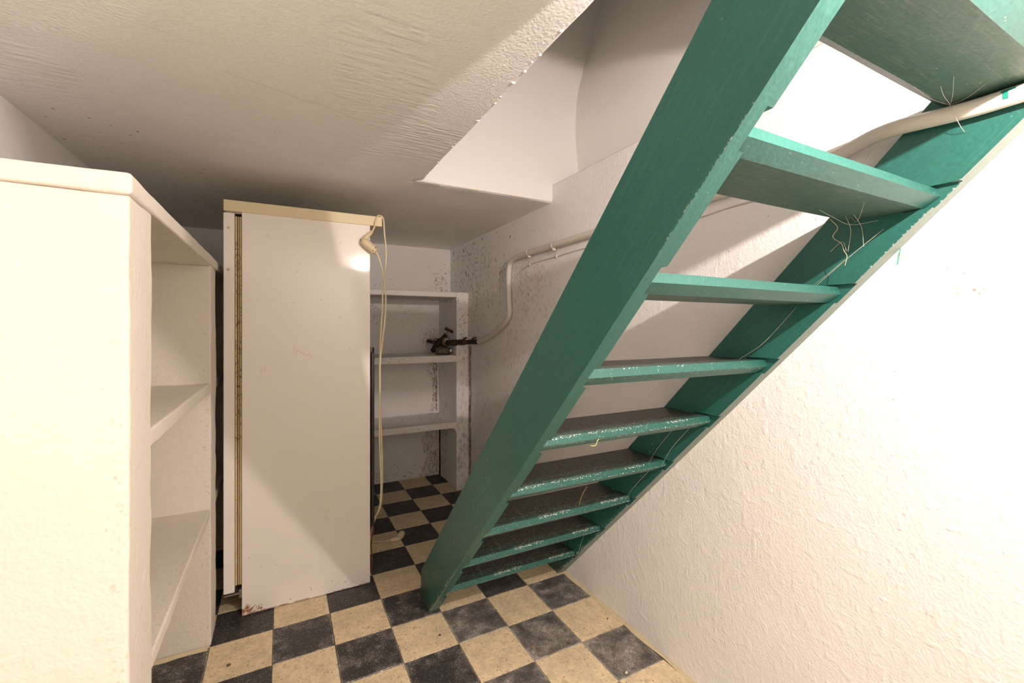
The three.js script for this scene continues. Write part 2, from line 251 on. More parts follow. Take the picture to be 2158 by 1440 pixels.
// ceiling slab with the stair opening against the right wall
function slab() {
  const span = (a, b, s) => { const n = Math.max(1, Math.round((b - a) / s)); return Array.from({ length: n }, (_, i) => mix(a, b, i / n)); };
  const xs = [...span(LW - 0.1, OX - 0.012, 0.03), OX - 0.012, OX - 0.004, ...span(OX, RW + 0.1, 0.03), RW + 0.1], zs = [...span(BW - 0.1, OZ0 - 0.012, 0.03), OZ0 - 0.012, OZ0 - 0.004, ...span(OZ0, OZ1, 0.03), OZ1, OZ1 + 0.004, OZ1 + 0.012, ...span(OZ1 + 0.03, FW + 0.1, 0.05), FW + 0.1];
  const inside = (x, z) => x > OX && z > OZ0 && z < OZ1, pos = [], uv = [], idx = [], id = new Map();
  const wav = (x, z) => [0.0035 * n3(z * 6, 2, 1, 15) + 0.002 * n3(z * 25, 2, 4, 16), 0.0025 * n3(x * 7, 5, 1, 17)];
  const vert = (x, z, top) => {
    const key = `${x.toFixed(4)},${z.toFixed(4)},${top}`; if (id.has(key)) return id.get(key);
    let px = x, pz = z, py = H + 0.003 * n3(x * 3, z * 3, 1, 12) + 0.0012 * n3(x * 14, z * 14, 2, 13);
    const atX = Math.abs(x - OX) < 0.013 && z >= OZ0 - 0.013 && z <= OZ1 + 0.013 && x <= OX, atZ = Math.abs(z - OZ0) < 0.013 && x >= OX - 0.013 && z <= OZ0;
    const dx = atX ? (x - (OX - 0.012)) / 0.012 : 0, dz = atZ ? (z - (OZ0 - 0.012)) / 0.012 : 0, k = Math.max(0, dx, dz);
    if (!top && k > 0) py += 0.012 * (1 - Math.sqrt(Math.max(0, 1 - k * k)));
    if (atX) px += wav(x, z)[0]; if (atZ) pz += wav(x, z)[1];
    if (top) py = HT; id.set(key, pos.length / 3); pos.push(px, py, pz); uv.push(x, z); return id.get(key);
  };
  for (let j = 0; j < zs.length - 1; j++) for (let i = 0; i < xs.length - 1; i++) {
    if (inside((xs[i] + xs[i + 1]) / 2, (zs[j] + zs[j + 1]) / 2)) continue;
    for (const top of [0, 1]) { const a = vert(xs[i], zs[j], top), b = vert(xs[i + 1], zs[j], top), c = vert(xs[i + 1], zs[j + 1], top), d = vert(xs[i], zs[j + 1], top); if (top) idx.push(a, c, b, a, d, c); else idx.push(a, b, c, a, c, d); }
  }
  const side = (x0, z0, x1, z1) => { const a = vert(x0, z0, 0), b = vert(x1, z1, 0), c = vert(x1, z1, 1), d = vert(x0, z0, 1); idx.push(a, b, c, a, c, d); };
  for (let j = 0; j < zs.length - 1; j++) if (zs[j] >= OZ0 - 1e-6 && zs[j + 1] <= OZ1 + 1e-6) side(OX, zs[j], OX, zs[j + 1]);
  for (let i = 0; i < xs.length - 1; i++) if (xs[i] >= OX - 1e-6) { side(xs[i + 1], OZ0, xs[i], OZ0); side(xs[i], OZ1, xs[i + 1], OZ1); }
  const g = new THREE.BufferGeometry(); g.setAttribute('position', new THREE.Float32BufferAttribute(pos, 3)); g.setAttribute('uv', new THREE.Float32BufferAttribute(uv, 2)); g.setIndex(idx); g.computeVertexNormals(); return g;
}
const ceiling = structure('ceiling', slab(), ceilMat, 'low plastered ceiling with an opening over the stairs', 'ceiling');
// lumps of plaster left hanging along the edge of the opening
for (let i = 0; i < 70; i++) { const edge = i < 22, z = edge ? rr(-0.06, 1.0) : mix(0.3, 0.98, (rnd() + rnd()) / 2), d = edge ? rnd() * 0.006 : rnd() * 0.075, r = edge ? rr(0.0015, 0.0036) : rr(0.0009, 0.0026); put(ceiling, 'plaster_lump', blob([OX - 0.006 - d, H + 0.0006, z], r * rr(1, 2), r * (edge ? 0.9 : 0.6), r * rr(1, 2), i + 2, 0.5, 1), ceilMat); }
put(ceiling, 'plaster_lip', blob([0.575, H + 0.001, OZ0 + 0.006], 0.055, 0.006, 0.02, 5, 0.3, 3), ceilMat);
// stairwell above the opening
const UT = 3.4;
structure('wall_stairwell_back', roughBox(0.3, 1.8, H + 0.004, UT, OZ0 - 0.2, OZ0 + 0.003, { r: 0.006, amp: 0.002, seg: 0.05, freq: 4 }), stairwellMat, 'white stairwell wall rising from the edge of the ceiling opening', 'wall');
structure('wall_stairwell_left', roughBox(0.4, OX - 0.002, HT - 0.003, UT, OZ0 - 0.1, FW, { r: 0.006, amp: 0.002, seg: 0.1, freq: 4 }), stairwellMat, 'white stairwell wall on the open side of the stairs', 'wall');
structure('wall_stairwell_front', roughBox(0.4, 1.8, HT - 0.003, UT, FW, FW + 0.2, { r: 0.006, amp: 0.002, seg: 0.2, freq: 4 }), stairwellMat, 'white wall at the head of the stairwell', 'wall');
structure('ceiling_stairwell', roughBox(0.3, 1.9, UT, UT + 0.15, OZ0 - 0.2, FW + 0.2, { r: 0.006, amp: 0, seg: 0.2 }), stairwellMat, 'white ceiling over the stairwell', 'ceiling');
{ // the upper right wall stands back behind a ledge and leans outwards in a curve
  const prof = [[1.375, HT - 0.01], [1.368, 1.95], [1.35, 2.12], [1.352, 2.24], [1.368, 2.36], [1.41, 2.5], [1.455, 2.64], [1.52, 2.88], [1.6, 3.15], [1.66, UT]], c = new THREE.CatmullRomCurve3(prof.map(([x, y]) => new THREE.Vector3(x, y, 0))), pos = [], uv = [], idx = [], nz = 40, ny = 50;
  for (let j = 0; j <= ny; j++) { const p = c.getPoint(j / ny); for (let i = 0; i <= nz; i++) { const z = mix(OZ0 - 0.02, FW + 0.02, i / nz); pos.push(p.x + 0.003 * n3(z * 3, p.y * 3, 1, 31), p.y, z); uv.push(z, p.y); } }
  for (let j = 0; j < ny; j++) for (let i = 0; i < nz; i++) { const a = j * (nz + 1) + i; idx.push(a, a + 1, a + nz + 2, a, a + nz + 2, a + nz + 1); }
  const w = nz + 1, b0 = pos.length / 3; for (const y of [HT - 0.01, UT]) for (const z of [OZ0 - 0.02, FW + 0.02]) { pos.push(1.95, y, z); uv.push(z, y); }
  const top = ny * w; idx.push(b0, b0 + 2, b0 + 3, b0, b0 + 3, b0 + 1, 0, b0, b0 + 1, 0, b0 + 1, nz, top, top + nz, b0 + 3, top, b0 + 3, b0 + 2);
  const g = new THREE.BufferGeometry(); g.setAttribute('position', new THREE.Float32BufferAttribute(pos, 3)); g.setAttribute('uv', new THREE.Float32BufferAttribute(uv, 2)); g.setIndex(idx); g.computeVertexNormals();
  structure('wall_stairwell_right', g, stairwellMat, 'curved white stairwell wall set back above the right wall ledge', 'wall');
}
// yellowed mortar bead between tiles and right wall, and at the foot of the left shelving
function bead(x0, z0, x1, z1, w, h, s) {
  const n = 90, pos = [], idx = [], uv = [], dx = x1 - x0, dz = z1 - z0, L = Math.hypot(dx, dz), nx = -dz / L, nzv = dx / L;
  for (let i = 0; i <= n; i++) { const t = i / n, k = w * (0.65 + 0.8 * vn(t * L * 16, s, 6) + 0.3 * vn(t * L * 60, s, 7)); for (let q = 0; q <= 4; q++) { const a = q / 4, px = x0 + dx * t + nx * k * a, pz = z0 + dz * t + nzv * k * a; pos.push(px, 0.0005 + h * (1 - a) * (1 - a) * (0.7 + 0.6 * vn(t * L * 20, s + q, 8)), pz); uv.push(t * L, a * w); } }
  for (let i = 0; i < n; i++) for (let q = 0; q < 4; q++) { const a = i * 5 + q; idx.push(a, a + 1, a + 6, a, a + 6, a + 5); }
  const g = new THREE.BufferGeometry(); g.setAttribute('position', new THREE.Float32BufferAttribute(pos, 3)); g.setAttribute('uv', new THREE.Float32BufferAttribute(uv, 2)); g.setIndex(idx); g.computeVertexNormals(); return g;
}
structure('trim_1', bead(RW + 0.003, -1.6, RW + 0.003, 1.7, 0.013, 0.011, 2), mortarMat, 'yellowed mortar bead along the foot of the right wall', 'mortar bead');
structure('trim_2', bead(-0.205, -0.197, -0.61, -0.197, -0.011, 0.007, 9), mortarMat, 'yellowed mortar bead at the foot of the left shelving', 'mortar bead');
console.log('room done');

// ---------------------------------------------------------------- left masonry shelving
{
  const t = thing('masonry_shelf', 'white plastered masonry shelving unit with thick side panels beside the refrigerator door', 'shelf', [-0.41, 0, 0.2]);
  const o = { r: 0.008, amp: 0.003, seg: 0.025, freq: 12 }, F0 = -0.196;
  put(t, 'side_panel', roughBox(LW, F0, 0, 1.375, 0.605, 0.752, { ...o, s: 21 }), unitMat);
  put(t, 'side_panel', roughBox(LW, F0, 0, 1.375, -0.325, -0.2, { ...o, s: 22 }), unitMat);
  put(t, 'side_panel', roughBox(LW, F0, 0, 1.375, -1.15, -1.03, { ...o, s: 23 }), unitMat);
  put(t, 'top_board', roughBox(LW, F0 + 0.004, 1.372, 1.406, BW, 0.761, { ...o, r: 0.006, s: 24 }), unitMat);
  for (const [y, th] of [[0.948, 0.036], [0.495, 0.03]]) for (const [a, b] of [[-0.204, 0.609], [-1.034, -0.321]]) put(t, 'shelf_board', roughBox(LW, F0 - 0.004, y - th, y, a, b, { ...o, r: 0.005, s: 25 + y * 3 }), unitMat);
}
// ---------------------------------------------------------------- rear masonry shelving
{
  const t = thing('masonry_shelf_001', 'white masonry shelves stained brown in the corner behind the stairs', 'shelf', [0.62, 0, -1.4]);
  const o = { r: 0.008, amp: 0.0025, seg: 0.025, freq: 12 };
  put(t, 'post', roughBox(1.115, 1.2095, 0, 1.398, BW, -1.21, { ...o, s: 31 }), postMat);
  put(t, 'post', roughBox(0.1, 0.19, 0, 1.365, BW, -1.21, { ...o, s: 32 }), postMat);
  put(t, 'top_board', roughBox(0.1, 1.118, 1.36, 1.398, BW, -1.212, { ...o, s: 33 }), boardMat);
  put(t, 'shelf_board', roughBox(0.186, 1.119, 0.905, 0.953, BW, -1.212, { ...o, s: 34 }), boardMat);
  put(t, 'shelf_board', roughBox(0.186, 1.119, 0.438, 0.484, BW, -1.212, { ...o, s: 35 }), boardMat);
  const fillet = (y, r) => { const s = new THREE.Shape(); s.moveTo(1.122, y + 0.004); s.lineTo(1.116 - r, y + 0.004); s.lineTo(1.116 - r, y); s.absarc(1.116 - r, y - r, r, Math.PI / 2, 0, true); s.lineTo(1.122, y - r); const g = new THREE.ExtrudeGeometry(s, { depth: 0.38, bevelEnabled: false, curveSegments: 8 }); g.translate(0, 0, -1.597); return g; };
  put(t, 'corner_fillet', fillet(0.439, 0.035), postMat); put(t, 'corner_fillet', fillet(0.906, 0.012), postMat);
}
console.log('shelves done');

// ---------------------------------------------------------------- staircase
const RISE = 0.181, RUN = 0.1735, Y0 = 0.158, Z0 = 0.106, SL = RISE / RUN, NT = 10, CW = Math.atan(SL);
const GREEN = [38, 95, 86];
const flake = (g, x, y, r, a = 0.9) => { g.globalAlpha = a; g.fillStyle = ['#d9d2c4', '#c9c3b4', '#e3ddd0', '#b9b6a6'][Math.floor(rnd() * 4)]; g.beginPath(); const n = 5; for (let i = 0; i < n; i++) { const t = i / n * 6.28, q = r * rr(0.4, 1.2); g.lineTo(x + Math.cos(t) * q * rr(0.8, 2), y + Math.sin(t) * q); } g.fill(); g.globalAlpha = 1; };
// tread sheet: u = x across the tread, v = distance round the section (top 0..0.165, rear facets 0.165..0.214, underside beyond)
function treadTex(worn, s) {
  return sheetTex(1024, 0.56, 1.2, 0, 0.42, GREEN.join(), (g) => {
    g.fillStyle = worn > 0.2 ? '#2d2e2a' : '#474b43'; g.fillRect(0.5, 0, 0.8, 0.155);
    for (let i = 0; i < 900; i++) dot(g, rr(0.56, 1.2), rr(0.13, 0.163) - 0.012 * rnd(), rr(0.003, 0.02), rr(0.0005, 0.002), ['#3b3a33', '#2f6b5d', '#57534a', '#1f7a68'][i % 4], 0.5);
    for (let i = 0; i < 500; i++) dot(g, rr(0.56, 1.2), rr(0, 0.16), rr(0.004, 0.03), rr(0.0006, 0.003), ['#45443d', '#232522', '#544f47'][i % 3], 0.35);
    for (let i = 0; i < 1700 * worn; i++) { const y = rr(0, 0.16); flake(g, rr(0.56, 1.2), y, rr(0.0006, 0.0018) * (0.5 + y * 5), 0.75); }
    for (let i = 0; i < 900 * worn * worn; i++) { const x = rr(0.56, 1.2); if (vn(x * 16, 3, s + 2) > 0.35 + 0.5 * rnd()) flake(g, x, 0.164 + (rnd() - 0.5) * 0.014, rr(0.0006, 0.0022)); }
    for (let i = 0; i < 1000 * worn * worn; i++) { const x = rr(0.56, 1.2); flake(g, x, 0.19 + 0.004 * (vn(x * 20, 4, s) - 0.5) + (rnd() - 0.5) * 0.016 * (vn(x * 9, 1, s) + 0.2), rr(0.0005, 0.0018)); }
    for (let i = 0; i < 420 * worn; i++) flake(g, rr(0.56, 1.2), rr(0.165, 0.212), rr(0.0004, 0.0012), 0.8);
    g.fillStyle = '#4d6355'; g.globalAlpha = 0.75; g.fillRect(0.5, 0.214, 0.8, 0.25); g.globalAlpha = 1;
    for (let i = 0; i < 1400; i++) dot(g, rr(0.56, 1.2), rr(0.214, 0.4), rr(0.004, 0.03), rr(0.0003, 0.0012), ['#6a7468', '#3c5a4c', '#7b7c6e', '#2f5145'][i % 4], 0.3);
    for (let i = 0; i < 30; i++) flake(g, rr(0.56, 1.2), rr(0.18, 0.4), rr(0.0005, 0.0018), 0.8);
    for (let i = 0; i < 26; i++) { g.globalAlpha = 0.35; g.strokeStyle = '#cfd3c4'; g.lineWidth = 0.0005; const x = rr(0.7, 1.2), y = rr(0.17, 0.38); g.beginPath(); g.moveTo(x, y); g.lineTo(x + rr(-0.03, 0.03), y + rr(-0.02, 0.02)); g.stroke(); }
  }, 7, s);
}
const treadMats = [0.04, 0.3, 0.75, 1.0].map((w, i) => M({ map: treadTex(w, 40 + i), roughness: 0.42, bumpMap: plasterBump, bumpScale: 0.0012 }));
const stringMap = (s, flip) => sheetTex(2048, -0.25, 2.55, -0.06, 0.24, GREEN.join(), (g) => {         // u along the slope, v across (0 = rear edge)
  for (let i = 0; i < 700; i++) dot(g, rr(-0.2, 2.5), rr(-0.05, 0.24), rr(0.02, 0.12), rr(0.0006, 0.003), ['#22705f', '#3a8a76', '#2c7564'][i % 3], 0.12);
  for (let i = 0; i < 360; i++) { const u = -0.05 + 0.95 * Math.pow(rnd(), 1.3); flake(g, u, (rnd() - 0.5) * 0.014, rr(0.001, 0.0036) * (1.15 - u), 0.9); }
  for (let i = 0; i < 300; i++) { const u = -0.1 + 1.1 * Math.pow(rnd(), 1.8); flake(g, u, rr(-0.04, 0.16), rr(0.0007, 0.0022), 0.8); }
  for (let i = 0; i < 160; i++) flake(g, 0.02 + 0.5 * Math.pow(rnd(), 1.5), 0.164 + (rnd() - 0.5) * 0.008, rr(0.0008, 0.0022), 0.9);
  for (let i = 0; i < 70; i++) flake(g, 1.85 + rr(-0.12, 0.12), (rnd() - 0.5) * 0.003, rr(0.0006, 0.0018), 0.9);
  for (let i = 0; i < 160; i++) dot(g, -0.1 + rr(0, 0.14), rr(-0.04, 0.2), rr(0.003, 0.012), rr(0.003, 0.02), ['#3a342b', '#5b4a3a', '#2b2a24', '#8a7860'][i % 4], 0.35);
  for (let i = 0; i < 60; i++) flake(g, rr(0.3, 2.5), rr(-0.04, 0.16), rr(0.0005, 0.0014), 0.55);
  if (flip) { g.globalAlpha = 0.8; g.fillStyle = '#8b9087'; g.fillRect(-0.3, -0.06, 3, 0.058); g.globalAlpha = 1; }   // dusty bare rear edge against the wall
}, 6, s);
const stringMats = [M({ map: stringMap(51, false), roughness: 0.36, bumpMap: plasterBump, bumpScale: 0.001 }), M({ map: stringMap(52, true), roughness: 0.4, bumpMap: plasterBump, bumpScale: 0.001 })];
{
  const t = thing('staircase', 'steep open staircase of green painted wood against the right wall', 'staircase', [0.88, 0, 0.3]);
  const rear = (z) => 0.013 + SL * z, cs = Math.cos(CW), sn = Math.sin(CW);
  const outline = (topOff, slots) => {
    const s = new THREE.Shape(), toe = -0.122, end = OZ1 - 0.006;
    s.moveTo(toe, 0); s.lineTo(-0.012, 0);
    if (slots) for (let k = 0; k < NT; k++) {
      const y1 = Y0 + k * RISE - 0.0375, y2 = Y0 + k * RISE + 0.005, zb = Z0 + k * RUN - 0.05;
      if ((y2 - 0.013) / SL > end - 0.002) break;
      s.lineTo((y1 - 0.013) / SL, y1); s.lineTo(zb, y1); s.lineTo(zb, y2); s.lineTo((y2 - 0.013) / SL, y2);
    }
    s.lineTo(end, rear(end)); s.lineTo(end, Math.min(topOff + SL * end, 2.2)); s.lineTo(toe + 0.012, topOff + SL * (toe + 0.012)); s.lineTo(toe, topOff + SL * toe - 0.02); s.closePath(); return s;
  };
  const layer = (shape, x0, x1) => {                       // extrude (z, y) outline along x
    const g = new THREE.ExtrudeGeometry(shape, { depth: x1 - x0, bevelEnabled: false }); const p = g.attributes.position;
    for (let i = 0; i < p.count; i++) { const z = p.getX(i), y = p.getY(i), x = x0 + p.getZ(i); p.setXYZ(i, x, y, z); }
    const ix = []; for (let i = 0; i < p.count; i += 3) ix.push(i, i + 2, i + 1); g.setIndex(ix);   // the swap of axes mirrors the solid
    const q = g.toNonIndexed(); q.computeVertexNormals();
    const P = q.attributes.position, N = q.attributes.normal, uv = q.attributes.uv;
    for (let i = 0; i < P.count; i++) {
      const y = P.getY(i) - 0.013, z = P.getZ(i), a = z * cs + y * sn, b = y * cs - z * sn;
      if (Math.abs(N.getX(i)) > 0.5) uv.setXY(i, a, b); else if (b < 0.08) uv.setXY(i, a, b - 0.004 - (P.getX(i) - x0)); else uv.setXY(i, a, b + (P.getX(i) - x0));
    }
    return q;
  };
  put(t, 'stringer', merge([layer(outline(0.245, false), 0.55, 0.5745), layer(outline(0.245, true), 0.5745, 0.586)]), stringMats[0]);
  put(t, 'stringer', merge([layer(outline(0.224, false), 1.1815, RW - 0.002), layer(outline(0.224, true), 1.17, 1.1815)]), stringMats[1], { label: 'green stringer fixed to the wall with a bare grey rear edge' });
  const sec = [[-0.165, 0], [0, 0], [0.005, -0.018], [-0.02, -0.036], [-0.146, -0.036], [-0.17, -0.018], [-0.165, 0]];
  const vs = [0]; for (let i = 1; i < sec.length; i++) vs.push(vs[i - 1] + Math.hypot(sec[i][0] - sec[i - 1][0], sec[i][1] - sec[i - 1][1]));
  for (let k = 0; k < NT; k++) {
    const y0 = Y0 + k * RISE, z0 = Z0 + k * RUN, xa = 0.575, xb = 1.181, pos = [], nor = [], uv = [], nx = 24;
    const P = (i, x) => { const [dz, dy] = sec[i], w = 0.0012 * n3(x * 9, k * 3, i, 77); return [x, y0 + dy + w * 0.7, z0 + dz + w]; };
    for (let i = 0; i < sec.length - 1; i++) {
      const d = [sec[i + 1][0] - sec[i][0], sec[i + 1][1] - sec[i][1]], l = Math.hypot(...d), N = [0, d[0] / l, -d[1] / l];
      for (let j = 0; j < nx; j++) {
        const x0 = mix(xa, xb, j / nx), x1 = mix(xa, xb, (j + 1) / nx), a = P(i, x0), b = P(i + 1, x0), c = P(i + 1, x1), e = P(i, x1);
        for (const [q, vv] of [[a, vs[i]], [b, vs[i + 1]], [c, vs[i + 1]], [a, vs[i]], [c, vs[i + 1]], [e, vs[i]]]) { pos.push(...q); nor.push(...N); uv.push(q[0], vv); }
      }
    }
    for (const [x, nn] of [[xa, -1], [xb, 1]]) for (let i = 1; i < sec.length - 2; i++) for (const q of nn < 0 ? [0, i + 1, i] : [0, i, i + 1]) { pos.push(...P(q, x)); nor.push(nn, 0, 0); uv.push(x, 0.2); }
    const g = new THREE.BufferGeometry(); g.setAttribute('position', new THREE.Float32BufferAttribute(pos, 3)); g.setAttribute('normal', new THREE.Float32BufferAttribute(nor, 3)); g.setAttribute('uv', new THREE.Float32BufferAttribute(uv, 2));
    put(t, 'tread', g, treadMats[k < 3 ? 3 : k < 5 ? 2 : k < 6 ? 1 : 0]);
  }
}
console.log('stairs done');

// ---------------------------------------------------------------- refrigerator
const enamelMap = sheetTex(1024, -0.18, 0.45, -0.01, 1.66, '243,238,230', (g) => {
  const red = (pts, a = 0.7) => { g.globalAlpha = a; g.strokeStyle = '#c98f78'; g.lineWidth = 0.0016; g.setLineDash([0.003, 0.0025]); g.beginPath(); pts.forEach(([x, y], i) => (i ? g.lineTo(x, y) : g.moveTo(x, y))); g.stroke(); g.setLineDash([]); g.globalAlpha = 1; };
  red([[0.073, 1.072], [0.075, 1.05], [0.083, 1.043], [0.085, 1.055], [0.094, 1.05], [0.096, 1.041], [0.106, 1.045], [0.112, 1.04]]); red([[0.112, 1.035], [0.122, 1.03], [0.128, 1.037], [0.135, 1.028], [0.146, 1.025]]);
  red([[-0.045, 0.99], [-0.046, 0.965], [-0.034, 0.99], [-0.033, 0.97], [-0.027, 0.985]], 0.5); red([[-0.05, 0.95], [-0.052, 0.935]], 0.4);
  specks(g, -0.09, 0.018, 0.05, 0.02, 160, 0.001, 0.006, ['#8a4f2c', '#a5683f', '#6d3d22', '#b98a5e'], 0.5, 1.2);
  specks(g, 0.25, 0.03, 0.25, 0.03, 26, 0.0008, 0.003, ['#7a6450', '#5d4a3a'], 0.7, 1.3);
  for (let i = 0; i < 60; i++) dot(g, rr(-0.11, 0.38), rr(0.001, 0.007), rr(0.003, 0.02), 0.0015, '#7a5a40', 0.4);
  specks(g, 0.1, 0.3, 0.4, 0.3, 70, 0.001, 0.004, ['#cbb9a2', '#c2ae97'], 0.4, 1.2);
  specks(g, 0.1, 1.5, 0.4, 0.3, 40, 0.001, 0.006, ['#d4c6b2', '#cdbda8'], 0.5, 1.2);
  specks(g, 0.3, 1.2, 0.1, 0.3, 30, 0.001, 0.004, ['#cdbfae'], 0.5, 1.5);
}, 2, 12);
const enamel = new THREE.MeshPhysicalMaterial({ map: enamelMap, roughness: 0.13 });
const doorMat = M({ color: 0xf2eee6, roughness: 0.3 });
const creamMat = M({ color: 0xe0d2ad, roughness: 0.4 });
const gasketMap = sheetTex(64, -0.14, -0.108, 0, 1.62, '214,190,148', (g) => { for (let i = 0; i < 420; i++) dot(g, rr(-0.14, -0.11), rr(0.7, 1.5), rr(0.0006, 0.0022), rr(0.001, 0.006), ['#5a3a22', '#8a5f38', '#3b2617', '#b08850'][i % 4], 0.5); for (let i = 0; i < 160; i++) dot(g, rr(-0.14, -0.11), rr(0.1, 1.5), rr(0.0006, 0.002), rr(0.003, 0.02), ['#a5783f', '#c09a5c'][i % 2], 0.35); }, 6, 14);
const gasketMat = M({ map: gasketMap, roughness: 0.7 });
const blackMat = M({ color: 0x1c1b1c, roughness: 0.35 }), darkMat = M({ color: 0x2a2523, roughness: 0.8 }), steelMat = M({ color: 0x9a948c, roughness: 0.4, metalness: 0.8 }), copperMat = M({ color: 0x8a4f2c, roughness: 0.5, metalness: 0.6 });
{
  const t = thing('refrigerator', 'tall white refrigerator with a cream top and rusty foot', 'refrigerator', [0.13, 0, -0.61]);
  const ZN = -0.338, ZF = -0.888, o = { amp: 0, seg: 0.3 };
  put(t, 'body', roughBox(-0.112, 0.38, 0.002, 1.607, ZF, ZN, { ...o, r: 0.002 }), enamel);
  const door = put(t, 'door', roughBox(-0.174, -0.136, 0.102, 1.601, ZF, ZN, { ...o, r: 0.004 }), doorMat);
  for (const y of [1.541, 1.377]) put(door, 'screw_cap', lathed([[0, 0], [0.0055, 0], [0.0052, 0.7], [0.0035, 1], [0, 1]], [-0.157, y, ZN - 0.001], [-0.157, y, ZN + 0.002], 18), M({ color: 0xd9c7ab, roughness: 0.5 }));
  const gk = put(t, 'gasket', roughBox(-0.137, -0.111, 0.125, 1.59, ZF + 0.02, ZN - 0.02, { ...o, r: 0.002 }), M({ color: 0x4a3120, roughness: 0.8 }), { label: 'mould-stained rubber door seal' });
  for (const [x, w] of [[-0.1315, 0.0035], [-0.1232, 0.002], [-0.1165, 0.0026]]) put(gk, 'lip', roughBox(x - w, x + w, 0.125, 1.59, ZN - 0.022, ZN - 0.008, { ...o, r: 0.0015 }), gasketMat);
  put(t, 'top_board', roughBox(-0.173, 0.432, 1.606, 1.651, ZF, ZN + 0.004, { ...o, r: 0.0035 }), creamMat, { label: 'cream top board overhanging the back' });
  put(t, 'hinge', merge([roughBox(-0.172, -0.112, 0.09, 0.096, ZN - 0.05, ZN - 0.002, { ...o, r: 0.0015 }), roughBox(-0.122, -0.113, 0.075, 0.108, ZN - 0.05, ZN - 0.002, { ...o, r: 0.0015 }), rod([-0.155, 0.094, ZN - 0.02], [-0.155, 0.106, ZN - 0.02], 0.004)]), steelMat);
  put(t, 'hinge', roughBox(-0.166, -0.11, 1.6, 1.606, ZN - 0.06, ZN - 0.006, { ...o, r: 0.001 }), steelMat);
  const cond = put(t, 'condenser', roughBox(0.388, 0.402, 0.245, 1.035, ZF + 0.04, ZN - 0.02, { ...o, r: 0.003 }), blackMat, { label: 'black condenser panel at the back' });
  for (let i = 0; i < 6; i++) { const z = ZN - 0.028 - i * 0.085; put(cond, 'coil', tube([[0.397, 0.25, z], [0.4, 0.7, z], [0.4, 1.03, z], [0.4, 1.052, z - 0.002], [0.4, 1.06, z - 0.01], [0.4, 1.052, z - 0.018], [0.4, 1.03, z - 0.02], [0.398, 0.25, z - 0.02]], 0.003, 50, 8, 0.3), blackMat); }
  put(t, 'refrigerant_pipe', tube([[0.392, 0.3, -0.37], [0.4, 0.23, -0.375], [0.39, 0.16, -0.37], [0.392, 0.08, -0.36], [0.384, 0.03, -0.37], [0.37, 0.02, -0.4]], 0.003, 40, 8), copperMat);
}
// ---------------------------------------------------------------- cords
const cordMat = M({ color: 0xe2d3b0, roughness: 0.5 }), plugMat = M({ color: 0xdccbab, roughness: 0.45 });
{
  const t = thing('extension_lead', 'cream electric lead with its plug hung over the corner of the refrigerator top', 'cord', [0.41, 0, -0.31]);
  put(t, 'cord', tube([[0.383, 1.572, -0.318], [0.396, 1.6, -0.322], [0.402, 1.63, -0.327], [0.412, 1.654, -0.336], [0.428, 1.656, -0.342], [0.438, 1.64, -0.335], [0.44, 1.58, -0.327], [0.446, 1.5, -0.32], [0.443, 1.42, -0.318], [0.432, 1.34, -0.318], [0.43, 1.25, -0.318], [0.424, 1.14, -0.318], [0.42, 1.05, -0.32], [0.418, 0.9, -0.32], [0.424, 0.7, -0.32], [0.43, 0.5, -0.322], [0.426, 0.36, -0.33], [0.412, 0.3, -0.35], [0.394, 0.27, -0.39]], 0.0036, 160, 9), cordMat);
  put(t, 'cord', tube([[0.401, 1.487, -0.311], [0.412, 1.462, -0.312], [0.424, 1.425, -0.315], [0.434, 1.37, -0.312], [0.442, 1.3, -0.311], [0.442, 1.22, -0.31], [0.43, 1.1, -0.312], [0.419, 1.0, -0.313], [0.418, 0.88, -0.313], [0.416, 0.75, -0.314], [0.418, 0.6, -0.316], [0.424, 0.45, -0.316], [0.42, 0.34, -0.33], [0.41, 0.29, -0.36], [0.4, 0.2, -0.42], [0.41, 0.06, -0.55], [0.42, 0.0062, -0.66]], 0.0036, 160, 9), cordMat);
  const p = put(t, 'plug', lathed([[0, 0], [0.012, 0.0], [0.0185, 0.12], [0.0205, 0.35], [0.019, 0.75], [0.0165, 0.94], [0.0135, 1], [0, 1]], [0.341, 1.537, -0.316], [0.4, 1.486, -0.312], 28), plugMat);
  put(p, 'sleeve', lathed([[0.011, 0], [0.012, 0.2], [0.0105, 0.6], [0.0075, 0.95], [0.0045, 1], [0, 1]], [0.343, 1.53, -0.316], [0.386, 1.578, -0.319], 20), plugMat);
  for (const [x, y] of [[0.3945, 1.5035], [0.384, 1.4905]]) put(p, 'pin_hole', lathed([[0, 0], [0.0022, 0.1], [0.0022, 0.9], [0, 1]], [x, y, -0.3], [x + 0.0025, y - 0.002, -0.2955], 12), darkMat);
}
{
  const t = thing('power_plug', 'cream angled plug on a cord lying on the tiles behind the refrigerator', 'plug', [0.57, 0, -0.68]);
  put(t, 'cord', tube([[0.42, 0.0042, -0.72], [0.45, 0.0042, -0.715], [0.49, 0.0046, -0.697], [0.52, 0.008, -0.683], [0.543, 0.0115, -0.675]], 0.0036, 40, 9), cordMat);
  const p = put(t, 'plug', lathed([[0, 0], [0.008, 0.01], [0.0105, 0.1], [0.0112, 0.6], [0.0115, 1], [0, 1]], [0.54, 0.0122, -0.675], [0.588, 0.0135, -0.668], 20), plugMat);
  put(p, 'plug_head', lathed([[0, 0], [0.013, 0.02], [0.018, 0.2], [0.0185, 0.7], [0.0165, 0.95], [0.012, 1], [0, 1]], [0.586, 0.0185, -0.668], [0.611, 0.022, -0.704], 26), plugMat);
  for (const s of [-1, 1]) put(p, 'pin', rod([0.6105 + s * 0.0055, 0.0225 + s * 0.004, -0.703 + s * 0.0035], [0.621 + s * 0.0055, 0.0245 + s * 0.004, -0.719 + s * 0.0035], 0.0024), steelMat);
}
console.log('refrigerator done');

